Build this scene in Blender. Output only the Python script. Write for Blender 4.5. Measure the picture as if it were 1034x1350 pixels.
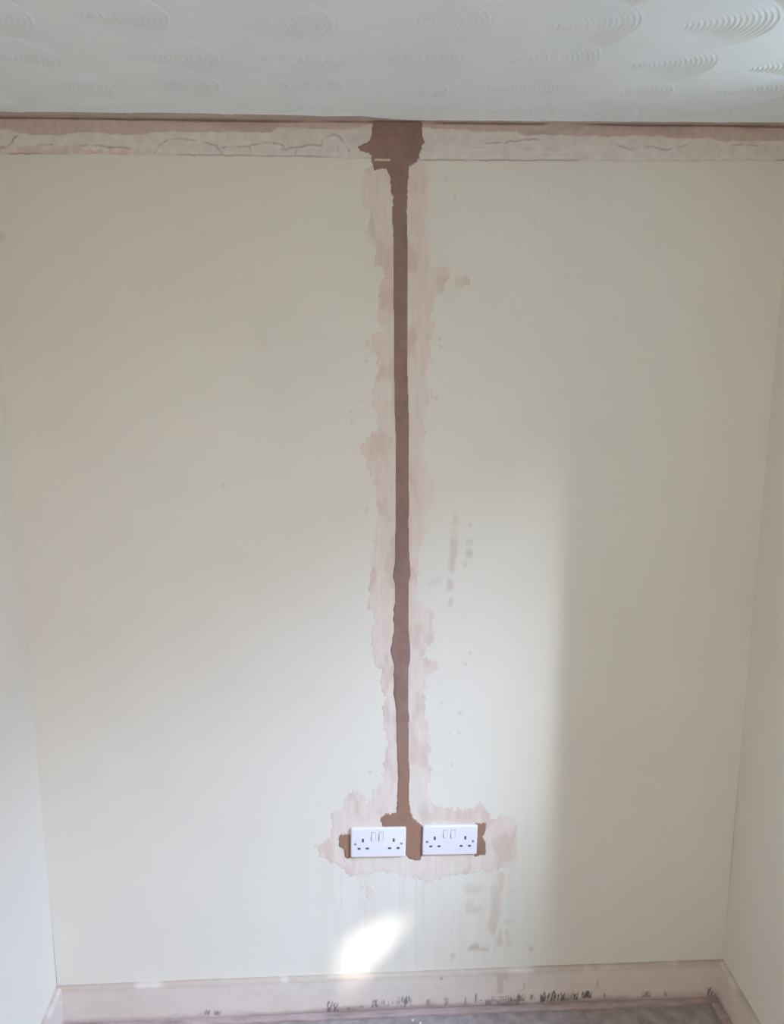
import bpy, bmesh, math
import numpy as np
from mathutils import Matrix, Vector

for _o in list(bpy.data.objects):
    bpy.data.objects.remove(_o, do_unlink=True)
scene = bpy.context.scene
COL = scene.collection

# ------------------------------------------------------------------ camera
HW = 0.9162          # half width of the alcove
H = 2.303            # ceiling height
cd = bpy.data.cameras.new('camera')
cam = bpy.data.objects.new('camera', cd)
COL.objects.link(cam)
cd.sensor_fit = 'VERTICAL'
cd.sensor_height = 36.0
cd.lens = 1196.7 / 1350.0 * 36.0
cd.clip_start = 0.05
_r = Vector((0.99845, -0.05564, -0.00036)); _u = Vector((0.01209, 0.21064, 0.97749)); _f = Vector((0.05431, 0.97598, -0.21098))
cam.matrix_world = Matrix(((_r.x, _u.x, -_f.x, -0.13278), (_r.y, _u.y, -_f.y, -2.16759), (_r.z, _u.z, -_f.z, 1.87645), (0, 0, 0, 1)))
scene.camera = cam

# ------------------------------------------------------------------ world, sun, daylight, fill lamps
w = bpy.data.worlds.new('sky'); scene.world = w
w.use_nodes = True
w.node_tree.nodes['Background'].inputs[0].default_value = (0.55, 0.70, 1.0, 1)
w.node_tree.nodes['Background'].inputs[1].default_value = 0.6


def aim(o, target):
    d = Vector(target) - o.location
    o.rotation_euler = d.to_track_quat('-Z', 'Y').to_euler()


def area(name, loc, target, sx, sy, power, color, spread=180):
    l = bpy.data.lights.new(name, 'AREA')
    l.shape = 'RECTANGLE'; l.size = sx; l.size_y = sy
    l.energy = power; l.color = color; l.spread = math.radians(spread)
    o = bpy.data.objects.new(name, l); COL.objects.link(o)
    o.location = loc; aim(o, target)
    return o


SUN_DIR = Vector((1.1, -1.0, 1.1)).normalized()      # from the wall towards the sun
sl = bpy.data.lights.new('sun', 'SUN'); sl.energy = 6.5; sl.angle = math.radians(0.5); sl.color = (1.0, 0.97, 0.92)
so = bpy.data.objects.new('sun', sl); COL.objects.link(so)
so.location = (6, -6, 6); so.rotation_euler = (-SUN_DIR).to_track_quat('-Z', 'Y').to_euler()
# added narrow lamp making the glow on the back wall beside the chimney shadow
area('glow_strip_lamp', (2.96, -2.80, 3.12), (0.1, 0.0, 0.8), 0.16, 0.9, 84, (0.80, 0.87, 1.0))
# the wide sky outside the side window, low and high
area('open_sky', (3.5, -2.5, 2.88), (-0.9, -0.3, 0.6), 1.8, 1.4, 138, (0.62, 0.68, 1.0))
area('upper_sky', (2.9, -2.25, 3.35), (-0.9, -0.2, 0.3), 0.9, 1.2, 325, (0.44, 0.65, 1.0))
# added fill lamps outside the window: ground bounce for the ceiling, level fill leftwards
area('ceiling_fill', (2.15, -1.4, 0.45), (-0.5, -0.6, 2.3), 1.3, 0.8, 122, (0.76, 0.93, 1.0))
area('left_wall_fill', (3.3, -2.0, 1.75), (-0.9, -0.4, 1.75), 1.8, 0.9, 22, (1.0, 1.0, 0.88))
# added warm fill lamp in the rear doorway, lighting the whole back wall
area('doorway_fill', (-0.46, -3.44, 1.0), (-0.46, 0.0, 1.25), 0.8, 1.9, 13.4, (1.0, 0.795, 0.57))

vs = scene.view_settings
vs.view_transform = 'Standard'; vs.look = 'None'; vs.exposure = -0.02; vs.gamma = 1.0
vs.use_curve_mapping = False
scene.cycles.max_bounces = 10
scene.cycles.diffuse_bounces = 8

# ------------------------------------------------------------------ marks on the wall, traced in image pixels, converted to metres (x, z)
DOTS = [(-0.438, 2.0546, 0.0029), (-0.8933, 2.0526, 0.009), (0.3177, 2.0897, 0.004), (0.349, 2.1532, 0.0027), (0.1125, 2.1811, 0.0036), (0.1322, 2.1386, 0.0029), (-0.0656, 1.8097, 0.0027), (-0.0729, 1.7728, 0.0036), (-0.1098, 1.6551, 0.0036), (-0.1083, 1.6279, 0.0032), (-0.0826, 1.6783, 0.0027), (-0.0752, 1.4143, 0.0045), (0.1868, 1.0381, 0.0036), (0.1757, 1.0097, 0.0036), (0.1008, 1.8217, 0.0036), (0.1028, 1.8041, 0.0041), (0.0841, 1.6883, 0.0036), (0.095, 1.6846, 0.0036), (0.0822, 1.6991, 0.0029), (0.3003, 2.138, 0.0029), (0.1611, 0.8179, 0.0036), (0.1373, 0.8186, 0.0027), (0.1641, 0.8749, 0.0045), (0.1146, 0.9034, 0.0036), (0.1445, 0.7306, 0.0036), (-0.0698, 0.7154, 0.0045), (-0.0602, 0.6567, 0.0054), (-0.4161, 1.4782, 0.0043), (-0.7522, 2.1939, 0.0022), (-1.0019, 0.5835, 0.0029), (0.1808, 1.3729, 0.0036), (0.1158, 0.4349, 0.0036)]
DRIPS = [(-0.0842, 0.3282, 0.1075), (0.0078, 0.4208, 0.2944), (0.0527, 0.4191, 0.1035), (0.0732, 0.4001, 0.3033), (0.016, 0.3977, 0.3242), (0.1098, 0.4169, 0.3481), (-0.1482, 0.4266, 0.3124), (0.2701, 0.4109, 0.1534)]
CHASE = [(-0.0504, 2.3026), (-0.0575, 2.2877), (-0.0576, 2.2745), (-0.0594, 2.2612), (-0.0753, 2.2544), (-0.0913, 2.2459), (-0.0861, 2.241), (-0.0719, 2.2344), (-0.0585, 2.2345), (-0.0578, 2.2212), (-0.0533, 2.2128), (-0.0544, 2.2061), (-0.065, 2.2016), (-0.0437, 2.1994), (-0.023, 2.2023), (-0.017, 2.1879), (-0.0152, 2.1608), (-0.0099, 2.1404), (-0.0109, 2.0993), (-0.0088, 2.0475), (-0.0081, 1.9951), (-0.0076, 1.9053), (-0.0067, 1.7787), (-0.0054, 1.6664), (-0.0032, 1.6048), (-0.0031, 1.402), (-0.0031, 1.3798), (-0.0039, 1.282), (-0.0103, 1.2467), (-0.0085, 1.2349), (-0.0039, 1.23), (-0.0039, 1.1728), (-0.0094, 1.156), (-0.0057, 1.1487), (-0.0103, 1.1344), (-0.0057, 1.1149), (-0.0076, 1.0955), (-0.0113, 1.0858), (-0.0103, 1.0712), (-0.0168, 1.0517), (-0.0099, 1.022), (-0.0052, 1.0071), (-0.0085, 0.9824), (-0.0057, 0.9674), (-0.0085, 0.9325), (-0.0052, 0.9173), (-0.0014, 0.887), (0.0005, 0.8157), (-0.0, 0.8249), (0.0018, 0.7569), (0.0041, 0.6943), (0.0019, 0.6439), (0.0002, 0.5963), (-0.0144, 0.5948), (-0.0318, 0.5909), (-0.0423, 0.5817), (-0.0377, 0.5623), (-0.0342, 0.5429), (0.0207, 0.5345), (0.0237, 0.4824), (0.0267, 0.4653), (0.0385, 0.4623), (0.0533, 0.4539), (0.068, 0.4625), (0.0705, 0.5328), (0.0673, 0.5587), (0.0556, 0.5668), (0.0409, 0.5834), (0.035, 0.6047), (0.032, 0.6493), (0.034, 0.7123), (0.0304, 0.7561), (0.0313, 0.8363), (0.0294, 0.8404), (0.0331, 0.8658), (0.0293, 0.8862), (0.0298, 1.0014), (0.0335, 1.0211), (0.0343, 1.0555), (0.0304, 1.0898), (0.0294, 1.1336), (0.029, 1.2295), (0.034, 1.2436), (0.0335, 1.2602), (0.0301, 1.3049), (0.0285, 1.3886), (0.0293, 1.4016), (0.0276, 1.6487), (0.0241, 1.7572), (0.0241, 1.9053), (0.024, 1.9951), (0.0225, 2.1167), (0.0242, 2.1474), (0.022, 2.1746), (0.0259, 2.1949), (0.0294, 2.2128), (0.0454, 2.218), (0.0496, 2.2288), (0.0531, 2.2456), (0.0612, 2.2617), (0.0543, 2.2789), (0.0541, 2.3037)]
CHASE_LEFT = [(-0.1523, 0.5373), (-0.1134, 0.5379), (-0.1141, 0.4679), (-0.1374, 0.4687), (-0.14, 0.5007), (-0.1528, 0.5011)]
CHASE_RIGHT = [(0.2052, 0.5579), (0.2382, 0.5581), (0.2375, 0.5348), (0.2289, 0.5234), (0.2383, 0.5009), (0.239, 0.4675), (0.2189, 0.4623), (0.207, 0.4627)]
SKIM_OUT = [(-0.0508, 2.2078), (-0.0775, 2.2009), (-0.0811, 2.1907), (-0.0825, 2.1535), (-0.0762, 2.1257), (-0.0637, 2.1196), (-0.0656, 2.099), (-0.0621, 2.0853), (-0.0676, 2.0749), (-0.0702, 2.0541), (-0.0624, 2.0368), (-0.0479, 2.0299), (-0.0462, 2.009), (-0.059, 1.9984), (-0.0408, 1.9879), (-0.0336, 1.9809), (-0.0337, 1.9491), (-0.0411, 1.9207), (-0.0448, 1.9064), (-0.044, 1.9053), (-0.0462, 1.8803), (-0.0377, 1.8593), (-0.0248, 1.8509), (-0.0292, 1.8332), (-0.0541, 1.8383), (-0.0714, 1.8235), (-0.0694, 1.8066), (-0.0552, 1.7925), (-0.0401, 1.7788), (-0.0446, 1.7446), (-0.0533, 1.7231), (-0.06, 1.6971), (-0.0624, 1.6623), (-0.0449, 1.6491), (-0.0428, 1.6184), (-0.0495, 1.603), (-0.0759, 1.5974), (-0.0849, 1.5656), (-0.0763, 1.5387), (-0.0676, 1.5028), (-0.0544, 1.4756), (-0.0456, 1.4528), (-0.0501, 1.4346), (-0.0502, 1.4117), (-0.048, 1.3988), (-0.0391, 1.3803), (-0.0662, 1.3552), (-0.0595, 1.3389), (-0.0483, 1.3155), (-0.0619, 1.311), (-0.0621, 1.2829), (-0.0668, 1.2453), (-0.0671, 1.2026), (-0.0719, 1.1587), (-0.0582, 1.1497), (-0.0536, 1.1304), (-0.063, 1.1063), (-0.0609, 1.0673), (-0.0564, 1.0181), (-0.0402, 0.9931), (-0.0356, 0.9631), (-0.0334, 0.918), (-0.0358, 0.8879), (-0.0312, 0.8523), (-0.0284, 0.8379), (-0.0228, 0.7886), (-0.0343, 0.7455), (-0.0373, 0.6956), (-0.0546, 0.6773), (-0.0634, 0.6523), (-0.0664, 0.6208), (-0.078, 0.6275), (-0.0807, 0.6529), (-0.095, 0.6691), (-0.1122, 0.6665), (-0.1297, 0.6481), (-0.1413, 0.6359), (-0.1445, 0.6106), (-0.1773, 0.6085), (-0.1709, 0.5732), (-0.1743, 0.5413), (-0.1921, 0.5161), (-0.2184, 0.5041), (-0.2129, 0.4845), (-0.184, 0.4769), (-0.1726, 0.4557), (-0.1464, 0.4462), (-0.1321, 0.4214), (-0.0969, 0.4181), (-0.0734, 0.4205), (-0.0262, 0.422), (0.0092, 0.4161), (0.0565, 0.4037), (0.0803, 0.3948), (0.116, 0.3935), (0.1396, 0.4072), (0.1931, 0.4104), (0.2407, 0.4139), (0.2824, 0.4203), (0.3237, 0.4387), (0.3236, 0.4848), (0.317, 0.5696), (0.2899, 0.5879), (0.2609, 0.5702), (0.2431, 0.5785), (0.2396, 0.6012), (0.2187, 0.6223), (0.2073, 0.6054), (0.1604, 0.6038), (0.1253, 0.6113), (0.0931, 0.6219), (0.087, 0.6539), (0.0894, 0.7106), (0.0832, 0.7607), (0.0887, 0.7978), (0.0781, 0.835), (0.0802, 0.8493), (0.0704, 0.8851), (0.0678, 0.9205), (0.0723, 0.9556), (0.0792, 0.9804), (0.1095, 1.0035), (0.0952, 1.0197), (0.0671, 1.0302), (0.0762, 1.0546), (0.0947, 1.0739), (0.0968, 1.1031), (0.094, 1.1517), (0.0707, 1.1666), (0.0522, 1.1765), (0.0498, 1.2101), (0.0519, 1.2433), (0.0585, 1.2857), (0.0605, 1.3185), (0.0717, 1.3417), (0.0736, 1.3881), (0.0757, 1.4102), (0.0912, 1.4421), (0.0955, 1.4694), (0.0817, 1.5013), (0.0636, 1.5285), (0.059, 1.5599), (0.0697, 1.6132), (0.0628, 1.6484), (0.0713, 1.6921), (0.0753, 1.7398), (0.0792, 1.7913), (0.0811, 1.8254), (0.0788, 1.8415), (0.097, 1.8414), (0.0916, 1.8571), (0.0829, 1.8676), (0.0847, 1.9054), (0.0875, 1.9262), (0.106, 1.9237), (0.1083, 1.9458), (0.124, 1.96), (0.1262, 1.9848), (0.0979, 1.9901), (0.076, 1.9847), (0.0685, 2.0093), (0.0718, 2.0443), (0.0661, 2.079), (0.0641, 2.1066), (0.0675, 2.1272), (0.0709, 2.1614), (0.0742, 2.1885), (0.0669, 2.2054), (0.0526, 2.2137), (0.0312, 2.2118)]
BLOT_A = [(0.1276, 1.9636), (0.1422, 1.9707), (0.1643, 1.9732), (0.1696, 1.9601), (0.1573, 1.9494), (0.1623, 1.9345), (0.1463, 1.9434), (0.1333, 1.9512)]
BLOT_B = [(-0.0941, 0.3916), (-0.0676, 0.3886), (-0.0583, 0.3637), (-0.0726, 0.3383), (-0.0856, 0.3428), (-0.0807, 0.3666)]
SM1 = [(0.1323, 1.3428), (0.1507, 1.3413), (0.1527, 1.3271), (0.1481, 1.2961), (0.1446, 1.278), (0.1437, 1.2513), (0.1285, 1.2508), (0.1294, 1.2782), (0.132, 1.3093)]
SM2 = [(0.1269, 1.2391), (0.1414, 1.2309), (0.14, 1.2046), (0.1265, 1.2062)]
SM3 = [(0.1319, 1.1863), (0.1403, 1.1874), (0.1398, 1.1649), (0.1283, 1.1646)]
SM4 = [(0.1327, 1.4118), (0.1504, 1.3963), (0.152, 1.3733), (0.1332, 1.3736), (0.1404, 1.3914)]
SM5 = [(0.1328, 1.3633), (0.1496, 1.3631), (0.1499, 1.3451), (0.134, 1.3479)]
SM6 = [(0.1689, 1.3346), (0.1903, 1.3343), (0.1893, 1.3214), (0.1717, 1.3216)]
SM7 = [(0.1706, 1.3113), (0.1896, 1.3084), (0.1886, 1.2916), (0.1734, 1.2905)]
SM8 = [(0.1668, 1.2789), (0.1749, 1.2775), (0.1731, 1.2658), (0.1675, 1.2672)]
SM9 = [(0.1737, 1.3782), (0.1837, 1.378), (0.1834, 1.3698), (0.1746, 1.37)]
SM10 = [(0.0768, 1.2268), (0.092, 1.2331), (0.1122, 1.2327), (0.111, 1.2275), (0.0933, 1.2278), (0.0807, 1.2188)]
SN1 = [(0.2718, 0.4089), (0.2913, 0.4113), (0.2912, 0.3615), (0.2844, 0.3524), (0.2833, 0.2832), (0.2758, 0.2454), (0.2653, 0.2107), (0.2489, 0.2433), (0.2552, 0.278), (0.2566, 0.341), (0.2559, 0.3722), (0.274, 0.3778)]
SN2 = [(0.283, 0.2387), (0.2901, 0.2384), (0.2893, 0.2129), (0.2915, 0.1838), (0.2717, 0.1799), (0.2767, 0.207)]
SN3 = [(0.2986, 0.2381), (0.3058, 0.2346), (0.311, 0.1991), (0.3229, 0.1825), (0.303, 0.1801)]
SN4 = [(0.195, 0.1816), (0.2117, 0.1937), (0.2231, 0.1932), (0.2318, 0.1816), (0.2546, 0.179), (0.2548, 0.1709), (0.1965, 0.1725)]
SN5 = [(0.1484, 0.1676), (0.1612, 0.167), (0.1586, 0.151), (0.1553, 0.1414), (0.1506, 0.1529)]
SN6 = [(0.3653, 0.1774), (0.3767, 0.1769), (0.3763, 0.1647), (0.3657, 0.1651)]
SF1 = [(0.1846, 0.3781), (0.2336, 0.37), (0.2327, 0.3466), (0.1851, 0.35)]
SF2 = [(0.1868, 0.3281), (0.2077, 0.3335), (0.2123, 0.3113), (0.2348, 0.3104), (0.2353, 0.2883), (0.1875, 0.2887)]
SF3 = [(0.29, 0.3506), (0.3181, 0.3511), (0.317, 0.3417), (0.2902, 0.3443)]
SF4 = [(0.2923, 0.2638), (0.3206, 0.2626), (0.3196, 0.2499), (0.2954, 0.2509)]
SG1 = [(-0.329, 1.8778), (-0.3151, 1.8778), (-0.3146, 1.8363), (-0.3051, 1.798), (-0.3263, 1.7981)]
BAND_SPLIT = [(-0.8729, 2.281), (-0.8089, 2.266), (-0.7384, 2.2667), (-0.7001, 2.2734), (-0.6509, 2.2707), (-0.585, 2.2682), (-0.5432, 2.2749), (-0.445, 2.2775), (-0.3532, 2.2768), (-0.281, 2.2776), (-0.2673, 2.2872), (-0.1831, 2.2865), (-0.1189, 2.284), (-0.056, 2.2973), (-0.0067, 2.2978), (0.053, 2.2905), (0.1301, 2.2881), (0.1731, 2.2837), (0.2697, 2.2847), (0.2873, 2.2768), (0.374, 2.2777), (0.4771, 2.2754), (0.5191, 2.2775), (0.6051, 2.2783), (0.632, 2.2721), (0.6831, 2.2742), (0.7185, 2.2745), (0.7457, 2.2666), (0.8916, 2.2713)]
BAND_FOOT = [(-0.8778, 2.2261), (-0.8122, 2.2259), (-0.7298, 2.2274), (-0.6471, 2.2281), (-0.5642, 2.2265), (-0.4473, 2.2267), (-0.3297, 2.2261), (-0.2114, 2.2255), (-0.0752, 2.2235), (0.062, 2.2206), (0.1657, 2.2199), (0.3046, 2.221), (0.4797, 2.2233), (0.6565, 2.2232), (0.8885, 2.2268)]
CRACKS = [[(-0.5391, 2.2291), (-0.5298, 2.2466), (-0.5092, 2.2595), (-0.4791, 2.2614), (-0.4376, 2.257), (-0.4045, 2.2478), (-0.3901, 2.2304)], [(-0.3913, 2.2431), (-0.3711, 2.2465), (-0.329, 2.2485), (-0.3279, 2.2309)], [(-0.3273, 2.2501), (-0.2951, 2.2552), (-0.2581, 2.2523), (-0.2483, 2.2412)], [(-0.2584, 2.2427), (-0.2109, 2.248), (-0.2024, 2.2529), (-0.1702, 2.2484), (-0.1683, 2.2612), (-0.1564, 2.2693), (-0.141, 2.2742), (-0.1259, 2.268), (-0.1159, 2.2505), (-0.1058, 2.2377)], [(-0.8767, 2.2387), (-0.8599, 2.2436), (-0.8495, 2.25), (-0.8454, 2.2594), (-0.8352, 2.2642)], [(-0.7942, 2.2458), (-0.7531, 2.2461), (-0.7122, 2.2434), (-0.6624, 2.247), (-0.6132, 2.2411), (-0.5801, 2.2382)], [(-0.7539, 2.2994), (-0.7548, 2.2666)], [(-0.7048, 2.2999), (-0.7067, 2.2733)], [(-0.6736, 2.3003), (-0.6753, 2.2752)], [(-0.6507, 2.2989), (-0.6526, 2.2707)], [(0.5397, 2.2533), (0.5522, 2.2517), (0.5751, 2.252)], [(0.4955, 2.2594), (0.5312, 2.2483), (0.566, 2.2568), (0.6195, 2.2475), (0.6629, 2.2593)], [(0.7127, 2.3054), (0.716, 2.2843)], [(0.7431, 2.2551), (0.7959, 2.2622), (0.8499, 2.2578)], [(0.1995, 2.2566), (0.2859, 2.2655), (0.3378, 2.2692)], [(-0.2282, 2.2318), (-0.2245, 2.2463)], [(-0.1331, 2.2326), (-0.1311, 2.2535)]]
PALE = [(0.1221, 2.2446, 0.2344), (0.2779, 2.2428, 0.3597), (0.3252, 2.2318, 0.3916), (-0.0067, 2.2249, 0.062)]
SKIRT_MARKS = [(-0.1903, -0.1613, 0.0098, 0.0363, 'k'), (-0.1386, -0.1137, 0.0098, 0.0219, 'b'), (-0.1032, -0.0907, 0.0156, 0.0253, 'b'), (-0.0677, -0.0344, 0.0182, 0.04, 'k'), (-0.0323, -0.0073, 0.0191, 0.0361, 'l'), (-0.0031, 0.0387, 0.0149, 0.0439, 'k'), (0.0827, 0.089, 0.0213, 0.0382, 'k'), (0.1309, 0.1415, 0.014, 0.0383, 'b'), (0.1877, 0.1919, 0.0163, 0.0406, 'k'), (0.2172, 0.2235, 0.0197, 0.0415, 'k'), (0.2277, 0.3081, 0.0223, 0.0393, 'a'), (0.3102, 0.3547, 0.0192, 0.0386, 'k'), (0.3718, 0.3803, 0.0171, 0.0341, 'k'), (0.3992, 0.4418, 0.0125, 0.0393, 'K'), (0.4461, 0.5038, 0.0148, 0.0368, 'K'), (0.5164, 0.5421, 0.0195, 0.0391, 'K'), (0.5767, 0.5831, 0.0171, 0.0318, 'b'), (0.6861, 0.712, 0.0139, 0.0335, 'b'), (0.7488, 0.7574, 0.0137, 0.031, 'b'), (0.2449, 0.3424, 0.004, 0.0259, 'b'), (0.2772, 0.2941, 0.0456, 0.0891, 'f'), (0.2746, 0.3083, 0.0864, 0.1081, 'f'), (0.3493, 0.3556, 0.0546, 0.0764, 'f'), (0.5551, 0.5615, 0.0522, 0.079, 'f'), (0.1176, 0.1259, 0.0967, 0.1087, 'b'), (-0.5238, -0.5116, 0.0169, 0.0288, 'k'), (-0.4972, -0.4809, 0.0155, 0.0298, 'k'), (-0.4012, -0.2156, -0.0006, 0.0163, 'f'), (0.8742, 0.896, 0.0074, 0.0321, 'k')]


# ------------------------------------------------------------------ helpers
def smooth(a, b, x):
    t = np.clip((x - a) / (b - a), 0, 1)
    return t * t * (3 - 2 * t)


def vnoise(x, y, seed=0):
    rng = np.random.RandomState(seed)
    tab = rng.rand(256, 256)
    xi = np.floor(x).astype(int); yi = np.floor(y).astype(int)
    fx = x - xi; fy = y - yi
    fx = fx * fx * (3 - 2 * fx); fy = fy * fy * (3 - 2 * fy)
    a = tab[yi % 256, xi % 256]; b = tab[yi % 256, (xi + 1) % 256]
    c = tab[(yi + 1) % 256, xi % 256]; d = tab[(yi + 1) % 256, (xi + 1) % 256]
    return (a * (1 - fx) + b * fx) * (1 - fy) + (c * (1 - fx) + d * fx) * fy


def fbm(x, y, seed=0, octv=4):
    s = 0; amp = 0.5; tot = 0
    for k in range(octv):
        s = s + amp * vnoise(x * 2 ** k + 17.3 * k, y * 2 ** k + 5.1 * k, seed + k); tot += amp; amp *= 0.55
    return s / tot


def inside(X, Z, poly):
    x0, x1 = min(p[0] for p in poly), max(p[0] for p in poly)
    z0, z1 = min(p[1] for p in poly), max(p[1] for p in poly)
    res = np.zeros(X.shape, bool)
    sel = (X >= x0) & (X <= x1) & (Z >= z0) & (Z <= z1)
    xs = X[sel]; zs = Z[sel]; r = np.zeros(xs.shape, bool)
    n = len(poly)
    for i in range(n):
        ax, az = poly[i]; bx, bz = poly[(i + 1) % n]
        if az == bz:
            continue
        c = ((az > zs) != (bz > zs)) & (xs < (bx - ax) * (zs - az) / (bz - az) + ax)
        r ^= c
    res[sel] = r
    return res


def blur(a, n):
    for ax in (0, 1):
        for _ in range(2):
            p = np.pad(a, [(n, n) if k == ax else (0, 0) for k in (0, 1)], mode='edge')
            c = np.cumsum(p, axis=ax)
            c = np.insert(c, 0, 0, axis=ax)
            if ax == 0:
                a = (c[2 * n + 1:] - c[:-2 * n - 1]) / (2 * n + 1)
            else:
                a = (c[:, 2 * n + 1:] - c[:, :-2 * n - 1]) / (2 * n + 1)
    return a


def segdist(X, Z, pts):
    d = np.full(X.shape, 9.0)
    for (ax, az), (bx, bz) in zip(pts[:-1], pts[1:]):
        vx, vz = bx - ax, bz - az
        t = np.clip(((X - ax) * vx + (Z - az) * vz) / (vx * vx + vz * vz + 1e-12), 0, 1)
        d = np.minimum(d, np.hypot(X - ax - t * vx, Z - az - t * vz))
    return d


def mixc(base, col, m):
    return base * (1 - m[..., None]) + np.array(col) * m[..., None]


def link(o, parent=None, kind=None, label=None, cat=None, group=None):
    COL.objects.link(o)
    if parent is not None:
        o.parent = parent
    if kind: o['kind'] = kind
    if label: o['label'] = label
    if cat: o['category'] = cat
    if group: o['group'] = group
    return o


def grid_obj(name, P, mat, col=None, keep=None, flip=False, smooth_shade=True, **kw):
    """P: (rows, cols, 3) points; keep: (rows-1, cols-1) mask of quads"""
    n, m = P.shape[:2]
    idx = np.arange(n * m).reshape(n, m)
    q = np.stack([idx[:-1, :-1], idx[:-1, 1:], idx[1:, 1:], idx[1:, :-1]], -1)
    if flip: q = q[..., ::-1]
    q = q.reshape(-1, 4)
    V = P.reshape(-1, 3)
    Cc = col.reshape(-1, 3) if col is not None else None
    if keep is not None:
        q = q[keep.reshape(-1)]
        used = np.unique(q)
        remap = np.zeros(n * m, int); remap[used] = np.arange(len(used))
        q = remap[q]; V = V[used]
        if Cc is not None: Cc = Cc[used]
    me = bpy.data.meshes.new(name)
    me.vertices.add(len(V)); me.vertices.foreach_set('co', np.ascontiguousarray(V, np.float32).ravel())
    me.loops.add(q.size); me.loops.foreach_set('vertex_index', np.ascontiguousarray(q, np.int32).ravel())
    me.polygons.add(len(q))
    me.polygons.foreach_set('loop_start', np.arange(0, q.size, 4, dtype=np.int32))
    try:
        me.polygons.foreach_set('loop_total', np.full(len(q), 4, np.int32))
    except Exception:
        pass
    me.polygons.foreach_set('use_smooth', np.full(len(q), smooth_shade, bool))
    me.update(calc_edges=True); me.validate()
    if Cc is not None:
        at = me.color_attributes.new('tint', 'FLOAT_COLOR', 'POINT')
        at.data.foreach_set('color', np.ascontiguousarray(np.concatenate([Cc, np.ones((len(Cc), 1))], 1), np.float32).ravel())
    me.materials.append(mat)
    return link(bpy.data.objects.new(name, me), **kw)


def mesh_obj(name, bm, mat, smooth_shade=False, **kw):
    me = bpy.data.meshes.new(name)
    bm.normal_update(); bm.to_mesh(me); bm.free()
    if smooth_shade:
        me.polygons.foreach_set('use_smooth', np.full(len(me.polygons), True))
    me.materials.append(mat)
    return link(bpy.data.objects.new(name, me), **kw)


def box(bm, a, b):
    vs_ = [bm.verts.new((x, y, z)) for x in (a[0], b[0]) for y in (a[1], b[1]) for z in (a[2], b[2])]
    for f in ((0, 1, 3, 2), (4, 6, 7, 5), (0, 4, 5, 1), (2, 3, 7, 6), (0, 2, 6, 4), (1, 5, 7, 3)):
        bm.faces.new([vs_[i] for i in f])
    return vs_


# ------------------------------------------------------------------ materials
def mat_base(name, rough=0.85, spec=0.25):
    m = bpy.data.materials.new(name); m.use_nodes = True
    nt = m.node_tree; b = nt.nodes['Principled BSDF']
    b.inputs['Roughness'].default_value = rough
    b.inputs['Specular IOR Level'].default_value = spec
    return m, nt, b


def mat(name, color=None, attr=False, var=0.04, scale=20.0, bump=0.0, bscale=200.0, rough=0.85, spec=0.25, stretch=(1, 1, 1)):
    """colour from a constant or the tint attribute, mottled by noise, with fine relief"""
    m, nt, b = mat_base(name, rough, spec)
    N = nt.nodes; L = nt.links
    tc = N.new('ShaderNodeTexCoord'); mp = N.new('ShaderNodeMapping'); mp.inputs['Scale'].default_value = stretch
    L.new(tc.outputs['Object'], mp.inputs['Vector'])
    no = N.new('ShaderNodeTexNoise'); no.inputs['Scale'].default_value = scale; no.inputs['Detail'].default_value = 6
    L.new(mp.outputs[0], no.inputs['Vector'])
    mr = N.new('ShaderNodeMapRange'); mr.inputs['From Min'].default_value = 0.25; mr.inputs['From Max'].default_value = 0.75
    mr.inputs['To Min'].default_value = 1 - var; mr.inputs['To Max'].default_value = 1 + var
    L.new(no.outputs['Fac'], mr.inputs['Value'])
    mx = N.new('ShaderNodeVectorMath'); mx.operation = 'SCALE'
    if attr:
        at = N.new('ShaderNodeAttribute'); at.attribute_name = 'tint'
        L.new(at.outputs['Color'], mx.inputs[0])
    else:
        mx.inputs[0].default_value = color
    L.new(mr.outputs[0], mx.inputs['Scale'])
    L.new(mx.outputs[0], b.inputs['Base Color'])
    if bump:
        n2 = N.new('ShaderNodeTexNoise'); n2.inputs['Scale'].default_value = bscale; n2.inputs['Detail'].default_value = 4
        L.new(mp.outputs[0], n2.inputs['Vector'])
        bp = N.new('ShaderNodeBump'); bp.inputs['Strength'].default_value = bump; bp.inputs['Distance'].default_value = 0.002
        L.new(n2.outputs['Fac'], bp.inputs['Height']); L.new(bp.outputs[0], b.inputs['Normal'])
    return m


PAINT = np.array((0.76, 0.735, 0.655))
SKIM = np.array((0.74, 0.63, 0.56))
WET = np.array((0.295, 0.195, 0.163))
M_wall = mat('cream_wall_paint', attr=True, var=0.015, scale=6, bump=0.12, bscale=60)
M_side = mat('cream_side_wall_paint', tuple(PAINT), var=0.015, scale=6, bump=0.12, bscale=60)
M_skim = mat('dry_pink_plaster_skim', attr=True, var=0.05, scale=25, bump=0.25, bscale=150, stretch=(3, 1, 0.5))
M_wet = mat('fresh_brown_plaster', attr=True, var=0.07, scale=60, bump=0.35, bscale=260)
M_band = mat('scraped_plaster', attr=True, var=0.09, scale=55, bump=0.4, bscale=220)
M_ceil = mat('white_textured_coating', (0.80, 0.86, 0.885), var=0.02, scale=9, bump=0.1, bscale=80)
M_skirt = mat('worn_cream_gloss', attr=True, var=0.04, scale=40, bump=0.12, bscale=120, rough=0.6, spec=0.35)
M_floor = mat('dusty_grey_screed', (0.36, 0.305, 0.30), var=0.30, scale=28, bump=0.5, bscale=150, rough=0.9)
M_strip = mat('dusty_pink_wood_strip', (0.44, 0.34, 0.32), var=0.25, scale=60, bump=0.4, bscale=200, stretch=(0.3, 1, 1))
M_crumb = mat('white_plaster_crumb', (0.75, 0.72, 0.70), var=0.08, scale=90)
M_white = mat('white_moulded_plastic', (0.80, 0.80, 0.86), var=0.0, rough=0.35, spec=0.5)
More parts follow.
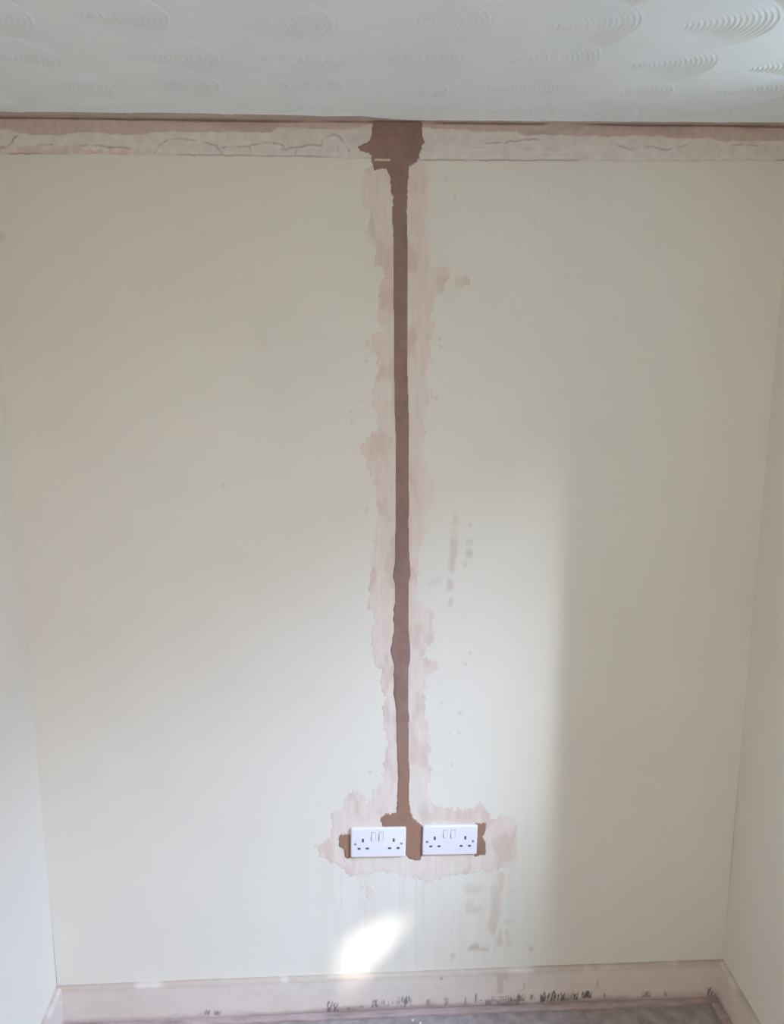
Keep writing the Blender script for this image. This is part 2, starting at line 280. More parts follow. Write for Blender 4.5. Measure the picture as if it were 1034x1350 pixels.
M_rock = mat('white_switch_plastic', (0.76, 0.76, 0.82), var=0.0, rough=0.35, spec=0.5)
M_slot = mat('slot_shade', (0.10, 0.09, 0.11), var=0.0, rough=0.7)  # flat dark colour for the shade inside the slots
M_gap = mat('recess_shade', (0.27, 0.26, 0.29), var=0.0, rough=0.7)  # grey colour for the shade around the rockers
M_screw = mat('dull_steel_screw', (0.30, 0.29, 0.33), var=0.0, rough=0.45)
M_render = mat('grey_house_render', (0.45, 0.42, 0.38), var=0.1, scale=5)

# ------------------------------------------------------------------ back wall
ND = 0.55                     # depth of the chimney side on the right
XS = np.concatenate([np.arange(-HW, -0.26, 0.006), np.arange(-0.26, 0.46, 0.0025), np.arange(0.46, HW, 0.006), [HW]])
ZS = np.arange(0.0, 2.245, 0.0035)
X, Z = np.meshgrid(XS, ZS)
col = np.ones(X.shape + (3,)) * PAINT
col *= (1 + 0.03 * (fbm(X * 4, Z * 4, 3) - 0.5))[..., None]
BROWN = PAINT * np.array((0.86, 0.765, 0.70)); GREY = PAINT * np.array((0.78, 0.76, 0.75))


def smear(poly, c, s, rough_n=0.5):
    global col
    x0, x1 = min(p[0] for p in poly) - .01, max(p[0] for p in poly) + .01
    z0, z1 = min(p[1] for p in poly) - .01, max(p[1] for p in poly) + .01
    ci = np.where((XS >= x0) & (XS <= x1))[0]; ri = np.where((ZS >= z0) & (ZS <= z1))[0]
    if len(ci) < 2 or len(ri) < 2: return
    sl_ = (slice(ri[0], ri[-1] + 1), slice(ci[0], ci[-1] + 1))
    m = blur(inside(X[sl_], Z[sl_], poly).astype(float), 1)
    m = m * (1 - rough_n * fbm(X[sl_] * 220, Z[sl_] * 90, 11)) * s
    col[sl_] = mixc(col[sl_], c, np.clip(m, 0, 1))


for pl in (SM1, SM2, SM3): smear(pl, PAINT * np.array((0.82, 0.735, 0.72)), 1.0)
for pl in (SM4, SM5, SM6, SM9, SM10): smear(pl, GREY, 0.7)
for pl in (SM7, SM8): smear(pl, GREY, 1.2)
for pl in (SN1, SN2, SN3): smear(pl, BROWN, 1.0, 0.4)
for pl in (SN4, SN5, SN6): smear(pl, BROWN * 0.85, 1.2, 0.4)
for pl in (SF1, SF2, SF3, SF4): smear(pl, BROWN, 0.75)
smear(SG1, GREY, 0.3)
for (dx, dz, dr) in DOTS:
    ci = np.where(np.abs(XS - dx) < 0.02)[0]; ri = np.where(np.abs(ZS - dz) < 0.02)[0]
    if len(ci) == 0 or len(ri) == 0: continue
    q = (slice(ri[0], ri[-1] + 1), slice(ci[0], ci[-1] + 1))
    d = np.hypot(X[q] - dx, (Z[q] - dz) * 0.8) + 0.003 * (fbm(X[q] * 160, Z[q] * 160, 21) - 0.5)
    col[q] = mixc(col[q], GREY * 0.85, 0.42 * smooth(dr * 1.5, dr * 0.3, d))
for (dx, za, zb_) in DRIPS:
    ci = np.where(np.abs(XS - dx) < 0.01)[0]; ri = np.where((ZS > zb_ - .03) & (ZS < za + .03))[0]
    q = (slice(ri[0], ri[-1] + 1), slice(ci[0], ci[-1] + 1))
    wob = 0.0012 * (fbm(X[q] * 0 + 3 + dx * 50, Z[q] * 14, 5) - 0.5)
    m = smooth(0.0030, 0.0005, np.abs(X[q] - dx + wob)) * smooth(zb_ - .02, zb_ + .03, Z[q]) * smooth(za + .02, za - .01, Z[q])
    col[q] = mixc(col[q], PAINT * np.array((0.83, 0.77, 0.75)), 0.55 * m * fbm(X[q] * 20, Z[q] * 30, 6) * 1.6)
# dusty, washed zone beneath the sockets
washed = smooth(0.60, 0.45, Z) * smooth(-0.26, -0.16, X) * smooth(0.42, 0.30, X)
col = mixc(col, PAINT * np.array((0.95, 0.89, 0.87)), 0.45 * washed * smooth(0.35, 0.7, fbm(X * 45, Z * 5, 31)))
Yw = -0.0006 * (fbm(X * 5, Z * 5, 8) - 0.5)
P = np.stack([X, Yw, Z], -1)
wall_back = grid_obj('wall_back', P, M_wall, col, kind='structure', label='cream painted back wall with a plastered cable chase down its middle')

# dry pink skim left and right of the chase and round the sockets
sx = np.arange(-0.24, 0.34, 0.002); sz = np.arange(0.30, 2.24, 0.0024)
X, Z = np.meshgrid(sx, sz)


def skim_mask(poly):
    f = blur(inside(X, Z, poly).astype(float), 3)
    n_ = 1.5 * (fbm(X * 85, Z * 65, 41, 5) - 0.5) + 0.7 * (fbm(X * 330, Z * 90, 51, 2) - 0.5)
    return smooth(0.38, 0.60, f + n_ * smooth(0.0, 0.15, f) * smooth(1.15, 0.75, f))


def build_skim(name, poly, label=None, strength=1.0):
    m = skim_mask(poly)
    big = np.maximum(blur(m, 5), 0.55 * m)
    streak = fbm(X * 210, Z * 9, 61, 3)
    patchy = fbm(X * 40, Z * 26, 71, 4)
    body = np.clip(big * 1.5 - 0.15, 0, 1)
    cover = m * smooth(0.12, 0.42, 0.55 * body + 0.45 * patchy + 0.25 * (streak - 0.5))
    t = np.clip(cover * (0.76 + 0.8 * (streak - 0.5) + 0.8 * (patchy - 0.5)) * strength, 0, 1)
    c = np.ones(X.shape + (3,)) * PAINT
    c = mixc(c, SKIM, t)
    c = mixc(c, SKIM * np.array((0.90, 0.86, 0.85)), 0.8 * m * smooth(0.52, 0.72, fbm(X * 26, Z * 12, 81, 3)))
    Y = -(0.0011 * np.clip(m * 1.3, 0, 1) * (0.7 + 0.5 * patchy) - 0.00045) + 0.0002 * (streak - 0.5)
    kq = m > 0.02
    keep = kq[:-1, :-1] | kq[1:, :-1] | kq[:-1, 1:] | kq[1:, 1:]
    return grid_obj(name, np.stack([X, Y, Z], -1), M_skim, c, keep, parent=wall_back, label=label)


build_skim('plaster_skim', SKIM_OUT, 'pale pink dry plaster skim beside the chase and around the sockets')
build_skim('plaster_blot', BLOT_A, 'small pink plaster blot right of the upper chase')
build_skim('plaster_blot', BLOT_B, 'small pink plaster blot under the left socket')


def build_wet(name, poly, label):
    x0, x1 = min(p[0] for p in poly) - .01, max(p[0] for p in poly) + .01
    z0, z1 = min(p[1] for p in poly) - .01, min(max(p[1] for p in poly) + .01, H - 0.001)
    gx = np.arange(x0, x1, 0.0014); gz = np.arange(z0, z1, 0.0022)
    Xg, Zg = np.meshgrid(gx, gz)
    rag = 0.16 + 1.0 * smooth(2.00, 2.16, Zg) + 0.8 * smooth(0.66, 0.60, Zg)
    f = blur(inside(Xg, Zg, poly).astype(float), 2)
    n_ = 0.8 * (fbm(Xg * 120, Zg * 120, 91, 4) - 0.5) + 0.5 * (fbm(Xg * 420, Zg * 300, 95, 2) - 0.5)
    m = smooth(0.36, 0.64, f + rag * n_ * smooth(0.0, 0.15, f) * smooth(1.3, 0.85, f))
    c = np.ones(Xg.shape + (3,)) * WET
    n1 = fbm(Xg * 45, Zg * 30, 101, 4)
    c *= (0.80 + 0.30 * n1 + 0.12 * fbm(Xg * 12, Zg * 9, 105, 3))[..., None]
    # the lower end has begun to dry to a warmer, sandier brown
    dry = smooth(0.95, 0.62, Zg) * smooth(0.25, 0.6, n1 + 0.2)
    c = mixc(c, np.array((0.33, 0.187, 0.125)), 0.85 * dry)
    c = mixc(c, SKIM * 0.7, 0.5 * smooth(0.85, 0.35, m))
    if z1 > 2.2:    # pale scrap of lining paper left in the blob under the ceiling
        sc_ = smooth(0.0030, 0.0012, np.abs(Zg - 2.2205 - 0.004 * (fbm(Xg * 190, Xg * 0, 7) - .5))) * smooth(-0.053, -0.050, Xg) * smooth(-0.014, -0.018, Xg)
        c = mixc(c, (0.72, 0.60, 0.42), 0.9 * sc_)
    Y = -(0.0034 * np.clip(m * 1.25, 0, 1) - 0.0010) + 0.0010 * (fbm(Xg * 70, Zg * 70, 111, 3) - 0.5) * m
    Y -= 0.0022 * smooth(2.20, 2.23, Zg)
    kq = m > 0.02
    keep = kq[:-1, :-1] | kq[1:, :-1] | kq[:-1, 1:] | kq[1:, 1:]
    return grid_obj(name, np.stack([Xg, Y, Zg], -1), M_wet, c, keep, parent=wall_back, label=label)


build_wet('filled_chase', CHASE, 'dark brown fresh plaster filling the vertical cable chase')
build_wet('box_surround_fill', CHASE_LEFT, 'brown fresh plaster patch left of the left socket')
build_wet('box_surround_fill', CHASE_RIGHT, 'brown fresh plaster patch right of the right socket')

# scar of the removed coving along the top of the wall
bx = np.append(np.arange(-HW, HW, 0.0022), HW); bz = np.append(np.arange(2.195, H - 0.0005, 0.0014), [H, H + 0.004])
X, Z = np.meshgrid(bx, bz)
foot = np.interp(bx, [p[0] for p in BAND_FOOT], [p[1] for p in BAND_FOOT])[None, :] + 0.004 * (fbm(X * 40, X * 0, 121, 4) - 0.5)
split = np.interp(bx, [p[0] for p in BAND_SPLIT], [p[1] for p in BAND_SPLIT])[None, :] + 0.006 * (fbm(X * 60, X * 0, 131, 4) - 0.5)
GREYP = np.array((0.74, 0.70, 0.64)); PINKB = np.array((0.62, 0.50, 0.45)); LILAC = np.array((0.70, 0.65, 0.625))
c = np.ones(X.shape + (3,)) * GREYP
c *= (0.93 + 0.14 * fbm(X * 14, Z * 60, 141, 4))[..., None]
lil = smooth(0.42, 0.62, fbm(X * 9, Z * 26, 151, 3)) * smooth(split - 0.012, split - 0.022, Z)
c = mixc(c, LILAC, 0.8 * lil)
pinkfoot = smooth(foot + 0.022, foot + 0.012, Z) * smooth(-0.50, -0.62, X) * smooth(0.35, 0.55, fbm(X * 45, Z * 70, 161, 3))
c = mixc(c, PINKB * 1.08, 0.75 * pinkfoot)
up = smooth(split - 0.0015, split + 0.0015, Z)
c = mixc(c, PINKB, up * (0.86 + 0.14 * fbm(X * 25, Z * 40, 171, 3)))
c = mixc(c, PINKB * np.array((0.80, 0.76, 0.76)), up * smooth(0.5, 0.75, fbm(X * 6, Z * 30, 175, 3)) * 0.7)
Y = -0.0016 - 0.0012 * (fbm(X * 30, Z * 60, 181, 4) - 0.5) - 0.0010 * (1 - up)
XC = X + 0.004 * (fbm(X * 70, Z * 70, 191, 3) - 0.5); ZC = Z + 0.006 * (fbm(X * 70, Z * 70, 195, 3) - 0.5)
for k, pts in enumerate(CRACKS):
    d = segdist(XC, ZC, pts)
    m = smooth(0.0026, 0.0004, d) * smooth(0.30, 0.62, fbm(X * 55, Z * 55, 197, 3))
    c = mixc(c, np.array((0.33, 0.26, 0.25)), 0.55 * m)
    Y += 0.0012 * m
for (xa, za, xb) in PALE:
    m = smooth(0.005, 0.0025, np.abs(Z - za + 0.004 * (fbm(X * 12, X * 0, 33) - 0.5))) * smooth(xa - .004, xa + .004, X) * smooth(xb + .004, xb - .004, X)
    c = mixc(c, (0.74, 0.70, 0.68), 0.75 * m); Y -= 0.001 * m
# shadow lines painted on the lower lip and in the open joint under the ceiling
lip = smooth(0.0030, 0.0008, np.abs(Z - foot - 0.001)) * (0.25 + 0.75 * smooth(0.42, 0.6, fbm(X * 11, X * 0, 201, 3)))
c = mixc(c, np.array((0.36, 0.29, 0.27)), 0.6 * lip)
jt = 0.0015 + 0.003 * fbm(X * 7, X * 0, 211, 3)
joint = smooth(H - jt - 0.002, H - jt, Z) * smooth(0.30, 0.50, fbm(X * 5 + 3, X * 0, 221, 4))
Y += 0.005 * joint
c = mixc(c, np.array((0.24, 0.18, 0.165)), 0.6 * joint)
Y = np.where(Z < foot, 0.0012, Y)
keep = np.ones((len(bz) - 1, len(bx) - 1), bool)
keep[:] = (Z[1:, 1:] > foot[1:, 1:] - 0.004)
grid_obj('coving_scar', np.stack([X, Y, Z], -1), M_band, c, keep, parent=wall_back, label='scraped and cracked plaster strip along the top of the back wall')
bm = bmesh.new(); box(bm, (-HW - 0.2, 0.02, -0.05), (HW + 0.2, 0.20, H + 0.2))
mesh_obj('wall_core', bm, M_render, parent=wall_back)

# ------------------------------------------------------------------ ceiling
XMAX, YMIN = 1.35, -3.4
EDGE_X = [-0.92, -0.5, -0.08, -0.03, 0.02, 0.10, 0.25, 0.55, 0.92]
EDGE_Y = [-0.082, -0.086, -0.076, -0.056, -0.044, -0.044, -0.048, -0.054, -0.064]


def coat_height(X, Y):
    """relief of the swirled coating, metres below the plasterboard"""
    base = 0.0044 + 0.0012 * (fbm(X * 7, Y * 7, 301, 4) - 0.5)
    h = base.copy()
    rng = np.random.RandomState(5)
    rows = np.arange(-1.30, 0.06, 0.197)
    for j, ry in enumerate(rows):
        for i in range(-5, 6):
            ax = -0.066 + 0.2175 * i + rng.uniform(-.012, .012) + 0.012 * math.sin(j * 2.1 + i)
            ay = ry + 0.018 * i * 0.25 + rng.uniform(-.018, .018)
            R = 0.157 + rng.uniform(-.012, .010); tilt = rng.uniform(-.15, .15); gain = rng.uniform(.75, 1.1)
            if ax > HW + .1 or ax < -HW - .25: continue
            sel = (np.abs(X - ax) < R + .01) & (np.abs(Y - ay) < R + .01)
            if not sel.any(): continue
            dx = X[sel] - ax; dy = Y[sel] - ay
            r = np.hypot(dx, dy) ; th = np.arctan2(dy, dx) - tilt
            r = r + 0.002 * np.sin(th * 3 + i) + 0.0012 * (fbm(X[sel] * 30, Y[sel] * 30, 400 + i + 20 * j, 2) - .5)
            inn = smooth(R + 0.0015, R - 0.0015, r) * smooth(math.radians(100), math.radians(86), np.abs(th))
            fade = smooth(0.004, 0.016, r) * (0.65 + 0.35 * np.clip(r / R, 0, 1)) * smooth(1.55, 0.70, np.abs(th))
            ridge = 0.0021 * gain * (0.5 + 0.5 * smooth(-0.12, -0.36, Y[sel])) * smooth(-0.05, -0.14, Y[sel]) * fade * np.cos(r * 2 * math.pi / 0.0084)
            lift = 0.0010 * smooth(R * 0.5, R, r)
            h[sel] = h[sel] * (1 - inn) + inn * (base[sel] + ridge + lift)
    return h


cx_ = np.append(np.arange(-HW, HW, 0.0012), HW); cy_ = np.concatenate([np.arange(-0.96, -0.11, 0.0036), np.arange(-0.11, 0.0005, 0.0018)])
X, Y = np.meshgrid(cx_, cy_)
h = coat_height(X, Y)
edge = np.interp(cx_, EDGE_X, EDGE_Y)[None, :] + 0.010 * (fbm(X * 14, X * 0, 311, 5) - 0.5)
c_on = smooth(edge + 0.003, edge - 0.001, Y + 0.004 * (fbm(X * 90, Y * 90, 321, 2) - .5))
lipc = smooth(edge - 0.016, edge - 0.004, Y) * 0.0018
hh = (h + lipc) * c_on - 0.002 * (1 - c_on)
kq = c_on > 0.01
keep = kq[:-1, :-1] | kq[1:, :-1] | kq[:-1, 1:] | kq[1:, 1:]
ceiling = grid_obj('ceiling', np.stack([X, Y, H - hh], -1), M_ceil, None, keep, kind='structure', label='white ceiling combed into rows of swirled fans')
sy = np.arange(-0.13, 0.0221, 0.003); X, Y = np.meshgrid(np.append(np.arange(-HW, HW, 0.004), HW), sy)
c = np.ones(X.shape + (3,)) * np.array((0.52, 0.435, 0.385)) * (0.85 + 0.3 * fbm(X * 20, Y * 60, 331, 4))[..., None]
c = mixc(c, (0.62, 0.57, 0.53), 0.5 * smooth(0.5, 0.65, fbm(X * 5, Y * 30, 341, 3)))
grid_obj('bare_edge_strip', np.stack([X, Y, H + 0.0008 * (fbm(X * 40, Y * 40, 351) - .5)], -1), M_band, c, parent=ceiling, label='bare brown plaster strip where the ceiling meets the back wall')
bm = bmesh.new(); box(bm, (-HW - 0.2, YMIN - 0.2, H + 0.006), (XMAX + 0.3, 0.2, H + 0.2))
mesh_obj('ceiling_board', bm, M_ceil, parent=ceiling)
bm = bmesh.new(); box(bm, (-HW - 0.1, YMIN - 0.1, H - 0.006), (XMAX + 0.02, -0.96, H + 0.05)); box(bm, (HW, -0.96, H - 0.006), (XMAX + 0.02, -ND + 0.02, H + 0.05))
mesh_obj('rear_ceiling_coat', bm, M_ceil, parent=ceiling)

# ------------------------------------------------------------------ side walls, window wall, rear wall, floor
def wall_box(name, a, b, m=M_side, label=None):
    bm = bmesh.new(); box(bm, a, b)
    return mesh_obj(name, bm, m, kind='structure', label=label)


def wavy_side(name, x, sgn, y0, label):
    ys = np.linspace(y0, 0.0, 160); zs = np.linspace(0, H + 0.004, 180)
    Yg, Zg = np.meshgrid(ys, zs)
    n = 0.004 * (fbm(Yg * 2.2, Zg * 2.2, 501 + int(sgn), 3) - 0.5)
    Xg = x - sgn * 0.0 + n * 0.8
    return grid_obj(name, np.stack([Xg, Yg, Zg], -1), M_side, flip=sgn < 0, kind='structure', label=label)


wl = wavy_side('wall_left', -HW, 1, YMIN, 'cream left side wall catching cool window light')
bm = bmesh.new(); box(bm, (-HW - 0.2, YMIN - 0.2, -0.05), (-HW - 0.006, 0.2, H + 0.1)); mesh_obj('wall_core', bm, M_side, parent=wl)
wr = wavy_side('wall_right', HW, -1, -ND + 0.004, 'shaded cream right side wall of the alcove')
bm = bmesh.new(); box(bm, (HW + 0.006, -ND, -0.05), (XMAX + 0.2, 0.2, H + 0.1)); mesh_obj('chimney_core', bm, M_side, parent=wr)
bm = bmesh.new(); box(bm, (HW - 0.001, -ND - 0.002, 0), (HW + 0.01, -ND + 0.006, H)); mesh_obj('corner_bead', bm, M_side, parent=wr)
WY0, WY1, WZ0, WZ1 = -2.35, -0.72, 1.38, 2.10
bm = bmesh.new()
T = 0.14
box(bm, (XMAX, YMIN - 0.2, -0.05), (XMAX + T, WY0, H + 0.1)); box(bm, (XMAX, WY1, -0.05), (XMAX + T, -ND + 0.05, H + 0.1))
box(bm, (XMAX, WY0, -0.05), (XMAX + T, WY1, WZ0)); box(bm, (XMAX, WY0, WZ1), (XMAX + T, WY1, H + 0.1))
mesh_obj('wall_window', bm, M_side, kind='structure', label='cream wall with the side window, right of the chimney')
fr = bmesh.new()
for a, b in (((WY0, WZ0), (WY0 + .04, WZ1)), ((WY1 - .04, WZ0), (WY1, WZ1)), ((WY0, WZ0), (WY1, WZ0 + .04)), ((WY0, WZ1 - .04), (WY1, WZ1))):
    box(fr, (XMAX + 0.09, a[0], a[1]), (XMAX + 0.13, b[0], b[1]))
win = mesh_obj('window_1', fr, M_white, kind='structure', label='open white framed window in the side wall')
bm = bmesh.new(); box(bm, (XMAX - 0.03, WY0 - .03, WZ0 - 0.02), (XMAX + 0.09, WY1 + .03, WZ0 + 0.002)); mesh_obj('window_sill', bm, M_white, parent=win)
bm = bmesh.new()
DX0, DX1, DZ = -0.88, -0.04, 2.02
box(bm, (-HW - 0.2, YMIN - 0.1, -0.05), (DX0, YMIN, H + 0.1)); box(bm, (DX1, YMIN - 0.1, -0.05), (XMAX + 0.1, YMIN, H + 0.1)); box(bm, (DX0, YMIN - 0.1, DZ), (DX1, YMIN, H + 0.1))
mesh_obj('wall_rear', bm, M_side, kind='structure', label='cream rear wall with an open doorway')
bm = bmesh.new()
for a, b in (((DX0 - .06, 0), (DX0 + .01, DZ + .06)), ((DX1 - .01, 0), (DX1 + .06, DZ + .06)), ((DX0 - .06, DZ - .01), (DX1 + .06, DZ + .06))):
    box(bm, (a[0], YMIN - 0.01, a[1]), (b[0], YMIN + 0.015, b[1]))
mesh_obj('trim_1', bm, M_white, kind='structure', label='white door surround in the rear wall')

gx = np.concatenate([np.arange(-HW - .05, XMAX + .1, 0.02)]); gy = np.concatenate([np.arange(YMIN - .1, -0.4, 0.05), np.arange(-0.4, 0.021, 0.004)])
X, Y = np.meshgrid(gx, gy)
grid_obj('floor', np.stack([X, Y, 0.0016 * (fbm(X * 25, Y * 25, 601, 4) - 0.55) - 0.0004], -1), M_floor, kind='structure', label='dusty grey purple bare floor')

# added panel outside, holed so the sun reaches only one spot of the wall
SUN_PATCH = [(-0.141, 0.215), (-0.080, 0.250), (-0.006, 0.277), (0.014, 0.244), (-0.050, 0.165), (-0.108, 0.105), (-0.114, 0.055), (-0.141, 0.055)]
GX = 5.2
hole = [((px + SUN_DIR.x / SUN_DIR.x * (GX - px)), -(GX - px) / 1.1, pz + (GX - px) * 1.1 / 1.1) for px, pz in SUN_PATCH]
hc = np.mean(hole, axis=0)
outer = []
for (hx, hy, hz) in hole:
    dy, dz = hy - hc[1], hz - hc[2]
    k = min(1.9 / max(abs(dy), 1e-4), 1.7 / max(abs(dz), 1e-4))
    outer.append((GX, hc[1] + dy * k, hc[2] + dz * k))
bm = bmesh.new()
n = len(hole)
vi = [bm.verts.new((GX, p[1], p[2])) for p in hole]; vo = [bm.verts.new(p) for p in outer]
for k in range(n):
    bm.faces.new((vi[k], vi[(k + 1) % n], vo[(k + 1) % n], vo[k]))
mesh_obj('sun_blocker', bm, M_render, kind='structure', label='added panel outside the side window, holed to shape the sun spot')

# ------------------------------------------------------------------ skirting boards
ZSK = 0.116


def skirting_profile():
    pts = [(0.0155, z) for z in np.linspace(0.0, ZSK - 0.010, 34)]
    for a in np.linspace(0, math.pi / 2, 7)[1:]:
        pts.append((0.0155 - 0.009 * (1 - math.cos(a)), ZSK - 0.010 + 0.010 * math.sin(a)))
    pts.append((0.0, ZSK - 0.0005)); pts.append((-0.004, ZSK - 0.002))
    return np.array(pts)


prof = skirting_profile()
SKB = np.array((0.70, 0.625, 0.56))


def skirt_color(S, Zg, seed):
    c = np.ones(S.shape + (3,)) * SKB
    c *= (0.95 + 0.1 * fbm(S * 9, Zg * 20, seed, 4))[..., None]
    c = mixc(c, np.array((0.52, 0.43, 0.36)), 0.85 * smooth(ZSK - 0.016, ZSK - 0.003, Zg) * smooth(0.25, 0.5, fbm(S * 12, Zg * 15, seed + 3, 4)))
    c = mixc(c, np.array((0.50, 0.40, 0.38)), 0.75 * smooth(0.028, 0.006, Zg + 0.02 * (fbm(S * 30, Zg * 40, seed + 5, 4) - 0.5)))
    return c


sxs = np.append(np.arange(-HW, HW, 0.0016), HW)
S, PI = np.meshgrid(sxs, np.arange(len(prof)))
Zg = prof[PI, 1]; Yg = -prof[PI, 0]
Yg = Yg - 0.0012 * (fbm(S * 3, Zg * 3, 701, 2) - 0.5)
Zw = Zg + 0.003 * (fbm(S * 2.2, S * 0, 705, 2) - 0.5) * (Zg / ZSK) - 0.0022 * np.cos(S / HW * 1.9) * 0
c = skirt_color(S, Zg, 711)
# rusty grime washed along the foot, heaviest in the middle of the wall
c = mixc(c, np.array((0.36, 0.26, 0.24)), 0.7 * smooth(0.026, 0.010, Zg + 0.026 * (fbm(S * 22, Zg * 30, 715, 4) - 0.5)) * smooth(-0.35, -0.15, S) * smooth(0.85, 0.5, S))
rng = np.random.RandomState(9)
for (xa, xb, za, zb_, k) in SKIRT_MARKS:
    zc, zh = (za + zb_) / 2, abs(zb_ - za) / 2
    inb = smooth(xa - .0015, xa + .0015, S) * smooth(xb + .0015, xb - .0015, S) * smooth(zc - zh - .002, zc - zh + .003, Zg) * smooth(zc + zh + .002, zc + zh - .004, Zg)
    if k in 'kK':
        slant = S + (Zg - zc) * rng.uniform(-.3, .3)
        bars = smooth(0.40, 0.60, vnoise(slant * 330 + 1.6 * fbm(S * 160, Zg * 160, 725, 3), Zg * 60, 720 + len(str(xa)))) * 0.8 + (0.35 if k == 'K' else 0.12)
        wide = smooth(xa - .004, xa + .001, S) * smooth(xb + .004, xb - .001, S)
        hgt = zh * (0.65 + 0.7 * vnoise(S * 210, S * 0, 729))
        inb = wide * smooth(zc - zh - .004, zc - zh + .003, Zg) * smooth(zc - zh + 2 * hgt + .003, zc - zh + 2 * hgt - .003, Zg)
        m = inb * np.clip(bars * (0.6 + 0.6 * fbm(S * 150, Zg * 150, 727, 3)), 0, 1) * (0.95 if k == 'K' else 0.85); cc = (0.10, 0.085, 0.085)
    elif k == 'a':
        ph = ((S - xa) % 0.013) / 0.013 - 0.5
        arc = smooth(0.10, 0.02, np.abs(np.hypot(ph, (Zg - zc) / zh * 0.5) - 0.36))
        m = inb * arc * 0.9 * smooth(0.3, 0.6, fbm(S * 90, Zg * 90, 735, 2)); cc = (0.14, 0.11, 0.11)
    elif k == 'l':
        m = inb * smooth(0.55, 0.65, vnoise(S * 260, Zg * 60, 733)) * 0.5; cc = (0.2, 0.17, 0.17)
    elif k == 'b':
        m = inb * (0.3 + 0.7 * smooth(0.4, 0.6, fbm(S * 120, Zg * 120, 741, 3))) * 0.75; cc = (0.25, 0.18, 0.165)
    else:
        m = inb * 0.38; cc = (0.40, 0.31, 0.27)
    c = mixc(c, cc, m)
bb = grid_obj('baseboard_back', np.stack([S, Yg, Zw], -1), M_skirt, c, kind='structure', label='worn cream skirting board along the back wall, smeared black near its foot')

for nm, sgn, y0, lb in (('baseboard_left', 1, YMIN, 'pale skirting board along the left wall'), ('baseboard_right', -1, -ND, 'shaded cream skirting board along the right wall')):
    ys = np.append(np.arange(y0, -0.012, 0.006), -0.012)
    S, PI = np.meshgrid(ys, np.arange(len(prof)))
    Zg = prof[PI, 1]; Xg = sgn * (prof[PI, 0] - HW) + 0.0006 * (fbm(S * 3, Zg * 3, 751) - .5)
    grid_obj(nm, np.stack([Xg, S, Zg], -1), M_skirt, skirt_color(S, Zg, 761), flip=sgn < 0, kind='structure', label=lb)


# ------------------------------------------------------------------ rough strips on the floor
def floor_strip(p0, p1, wdt, label, seed):
    """a low wooden strip with uneven edges lying along the skirting"""
    p0 = Vector(p0); p1 = Vector(p1); d = (p1 - p0); L_ = d.length; d.normalize(); nrm = Vector((-d.y, d.x))
    ss = np.linspace(0, L_, int(L_ / 0.006)); sec = [(0, 0.0), (0, 0.0085), (wdt * .5, 0.009), (wdt - 0.002, 0.0085), (wdt, 0.0065), (wdt, 0.0)]
    Pp = np.zeros((len(sec), len(ss), 3))
    for i, (o_, z_) in enumerate(sec):
        wv = 0.004 * (fbm(ss * 14, ss * 0 + i * .2, seed, 4) - 0.5) * (1 if i > 2 else 0)
        zz = z_ + 0.0025 * (fbm(ss * 30, ss * 0 + i, seed + 4, 4) - 0.5) * (1 if 0 < i < 5 else 0)
        Pp[i, :, 0] = p0.x + d.x * ss + nrm.x * (o_ + wv); Pp[i, :, 1] = p0.y + d.y * ss + nrm.y * (o_ + wv); Pp[i, :, 2] = zz
    return grid_obj('floor_edge_strip', Pp, M_strip, flip=True, smooth_shade=False, label=label, cat='wood strip')


floor_strip((HW - 0.017, -0.0165), (-HW + 0.03, -0.0165), 0.020, 'long dusty pink wooden strip on the floor at the foot of the back skirting', 801)
floor_strip((HW - 0.0165, -ND + 0.01), (HW - 0.0165, -0.040), 0.022, 'short dusty pink wooden strip on the floor along the right skirting', 811)

for k, (qx, qy, rr, lb) in enumerate(((0.041, -0.049, 0.0042, 'small white plaster crumb on the floor, the left and nearer the wall of two'), (0.061, -0.060, 0.0038, 'small white plaster crumb on the floor, the right and nearer the camera of two'))):
    bm = bmesh.new(); bmesh.ops.create_icosphere(bm, subdivisions=2, radius=rr)
    rng = np.random.RandomState(30 + k)
    for v in bm.verts:
        v.co *= rng.uniform(0.72, 1.12); v.co.z = max(v.co.z * 0.7, -rr * 0.45)
    o = mesh_obj('plaster_crumb', bm, M_crumb, label=lb, cat='crumb', group='plaster crumbs on the floor')
    o.location = (qx, qy, rr * 0.45 - 0.0002)


# ------------------------------------------------------------------ double sockets
def rounded_plate(bm, w_, h_, y_back, y_front, rad, dome):
    """faceplate with rounded corners and softly rolled edges"""
    def ring(ins, y):
        r_ = max(rad - ins, 0.0008); pts = []
        for cxs, czs, a0 in ((1, 1, 0), (-1, 1, 90), (-1, -1, 180), (1, -1, 270)):
            for a in np.linspace(a0, a0 + 90, 7):
                pts.append(((w_ / 2 - ins - r_) * cxs + r_ * math.cos(math.radians(a)), y, (h_ / 2 - ins - r_) * czs + r_ * math.sin(math.radians(a))))
        return [bm.verts.new(p) for p in pts]
    rings = [ring(0, y_back), ring(0, y_front + dome)]
    for a in (25, 50, 75, 90):
        rings.append(ring(dome * 1.3 * (1 - math.cos(math.radians(a))), y_front + dome * (1 - math.sin(math.radians(a)))))
    for A_, B_ in zip(rings[:-1], rings[1:]):
        for i in range(len(A_)):
            bm.faces.new((A_[i], A_[(i + 1) % len(A_)], B_[(i + 1) % len(A_)], B_[i]))
    bm.faces.new(rings[-1]); bm.faces.new(rings[0][::-1])
    bmesh.ops.recalc_face_normals(bm, faces=bm.faces)


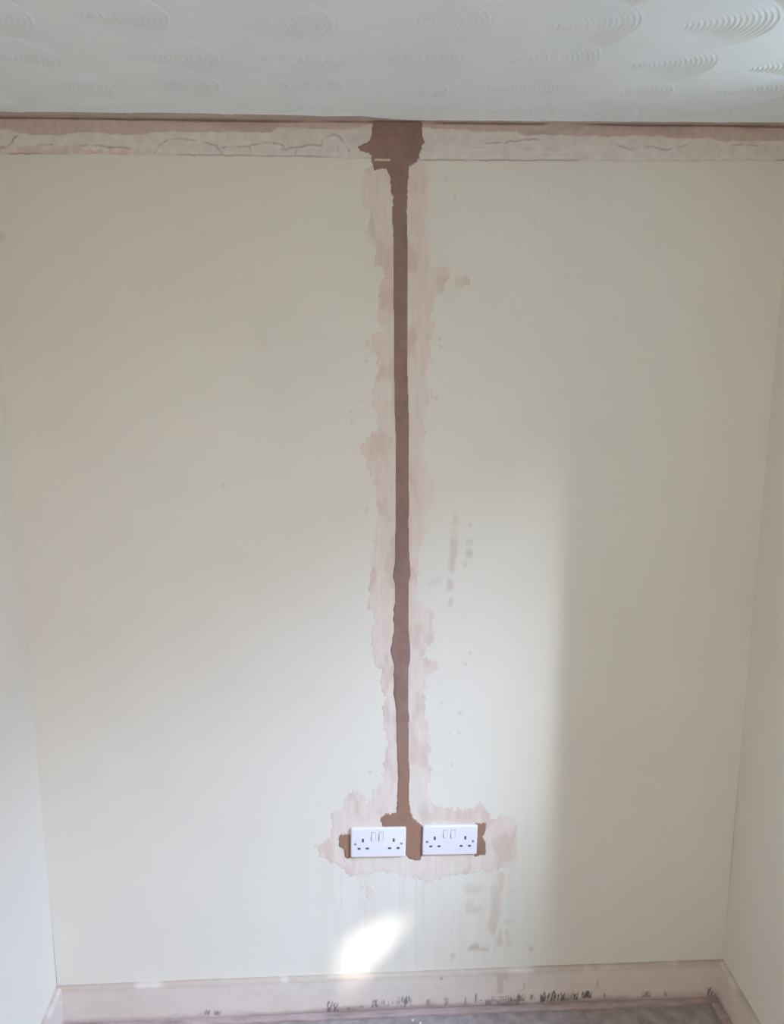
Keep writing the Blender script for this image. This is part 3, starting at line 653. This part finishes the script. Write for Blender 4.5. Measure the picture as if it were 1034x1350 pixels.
def make_socket(loc, rot, label):
    root = bpy.data.objects.new('double_socket', None)
    link(root, label=label, cat='socket', group='white double sockets')
    root.location = loc; root.rotation_euler = (0, rot, 0); root.empty_display_size = 0.03
    FY = -0.0090
    bm = bmesh.new(); rounded_plate(bm, 0.146, 0.086, 0.0030, FY, 0.0045, 0.0032)
    mesh_obj('faceplate', bm, M_white, True, parent=root)
    def fx(u): return (u - 0.5) * 0.146
    def fz(v): return (0.5 - v) * 0.086
    for uu in (0.220, 0.778):          # earth slots as dark inlays, the shade of the holes in their colour
        bm = bmesh.new(); box(bm, (fx(uu) - .0026, FY - .0003, fz(.41) - .0050), (fx(uu) + .0026, FY + .004, fz(.41) + .0050)); mesh_obj('earth_slot', bm, M_slot, parent=root)
    for uu in (0.153, 0.302, 0.706, 0.860):  # pin slots, also dark inlays instead of shaded holes
        bm = bmesh.new(); box(bm, (fx(uu) - .0040, FY - .0003, fz(.685) - .0026), (fx(uu) + .0040, FY + .004, fz(.685) + .0026)); mesh_obj('pin_slot', bm, M_slot, parent=root)
    for uu in (0.083, 0.920):
        bm = bmesh.new(); bmesh.ops.create_cone(bm, cap_ends=True, segments=16, radius1=0.0036, radius2=0.0030, depth=0.0016)
        bmesh.ops.rotate(bm, verts=bm.verts, cent=(0, 0, 0), matrix=Matrix.Rotation(math.pi / 2, 3, 'X'))
        bmesh.ops.translate(bm, verts=bm.verts, vec=(fx(uu), FY, fz(.53)))
        sc_ = mesh_obj('screw', bm, M_screw, parent=root)
        bm = bmesh.new(); box(bm, (fx(uu) - .0028, FY - .0011, fz(.53) - .0005), (fx(uu) + .0028, FY + .0005, fz(.53) + .0005)); mesh_obj('screw_slot', bm, M_slot, parent=sc_)
    for uu in (0.415, 0.550):          # rocker switches on grey backing that paints the shade of a recess
        bm = bmesh.new(); box(bm, (fx(uu) - .0060, FY - .0002, fz(.26) - .0112), (fx(uu) + .0060, FY + .003, fz(.26) + .0112)); rc = mesh_obj('switch', bm, M_gap, parent=root)
        bm = bmesh.new(); vs_ = box(bm, (fx(uu) - .0051, FY - .0012, fz(.26) - .0102), (fx(uu) + .0051, FY + .002, fz(.26) + .0102))
        for v in vs_:
            if v.co.y < FY and v.co.z < fz(.26): v.co.y -= 0.0022
        mesh_obj('rocker', bm, M_rock, parent=rc)
    return root


make_socket((-0.12216 + 0.073, 0.0, 0.5587 - 0.043), math.radians(0.9), 'white plastic double wall socket left of the chase foot')
make_socket((0.06823 + 0.073, 0.0, 0.5587 - 0.043), math.radians(1.1), 'white plastic double wall socket right of the chase foot')
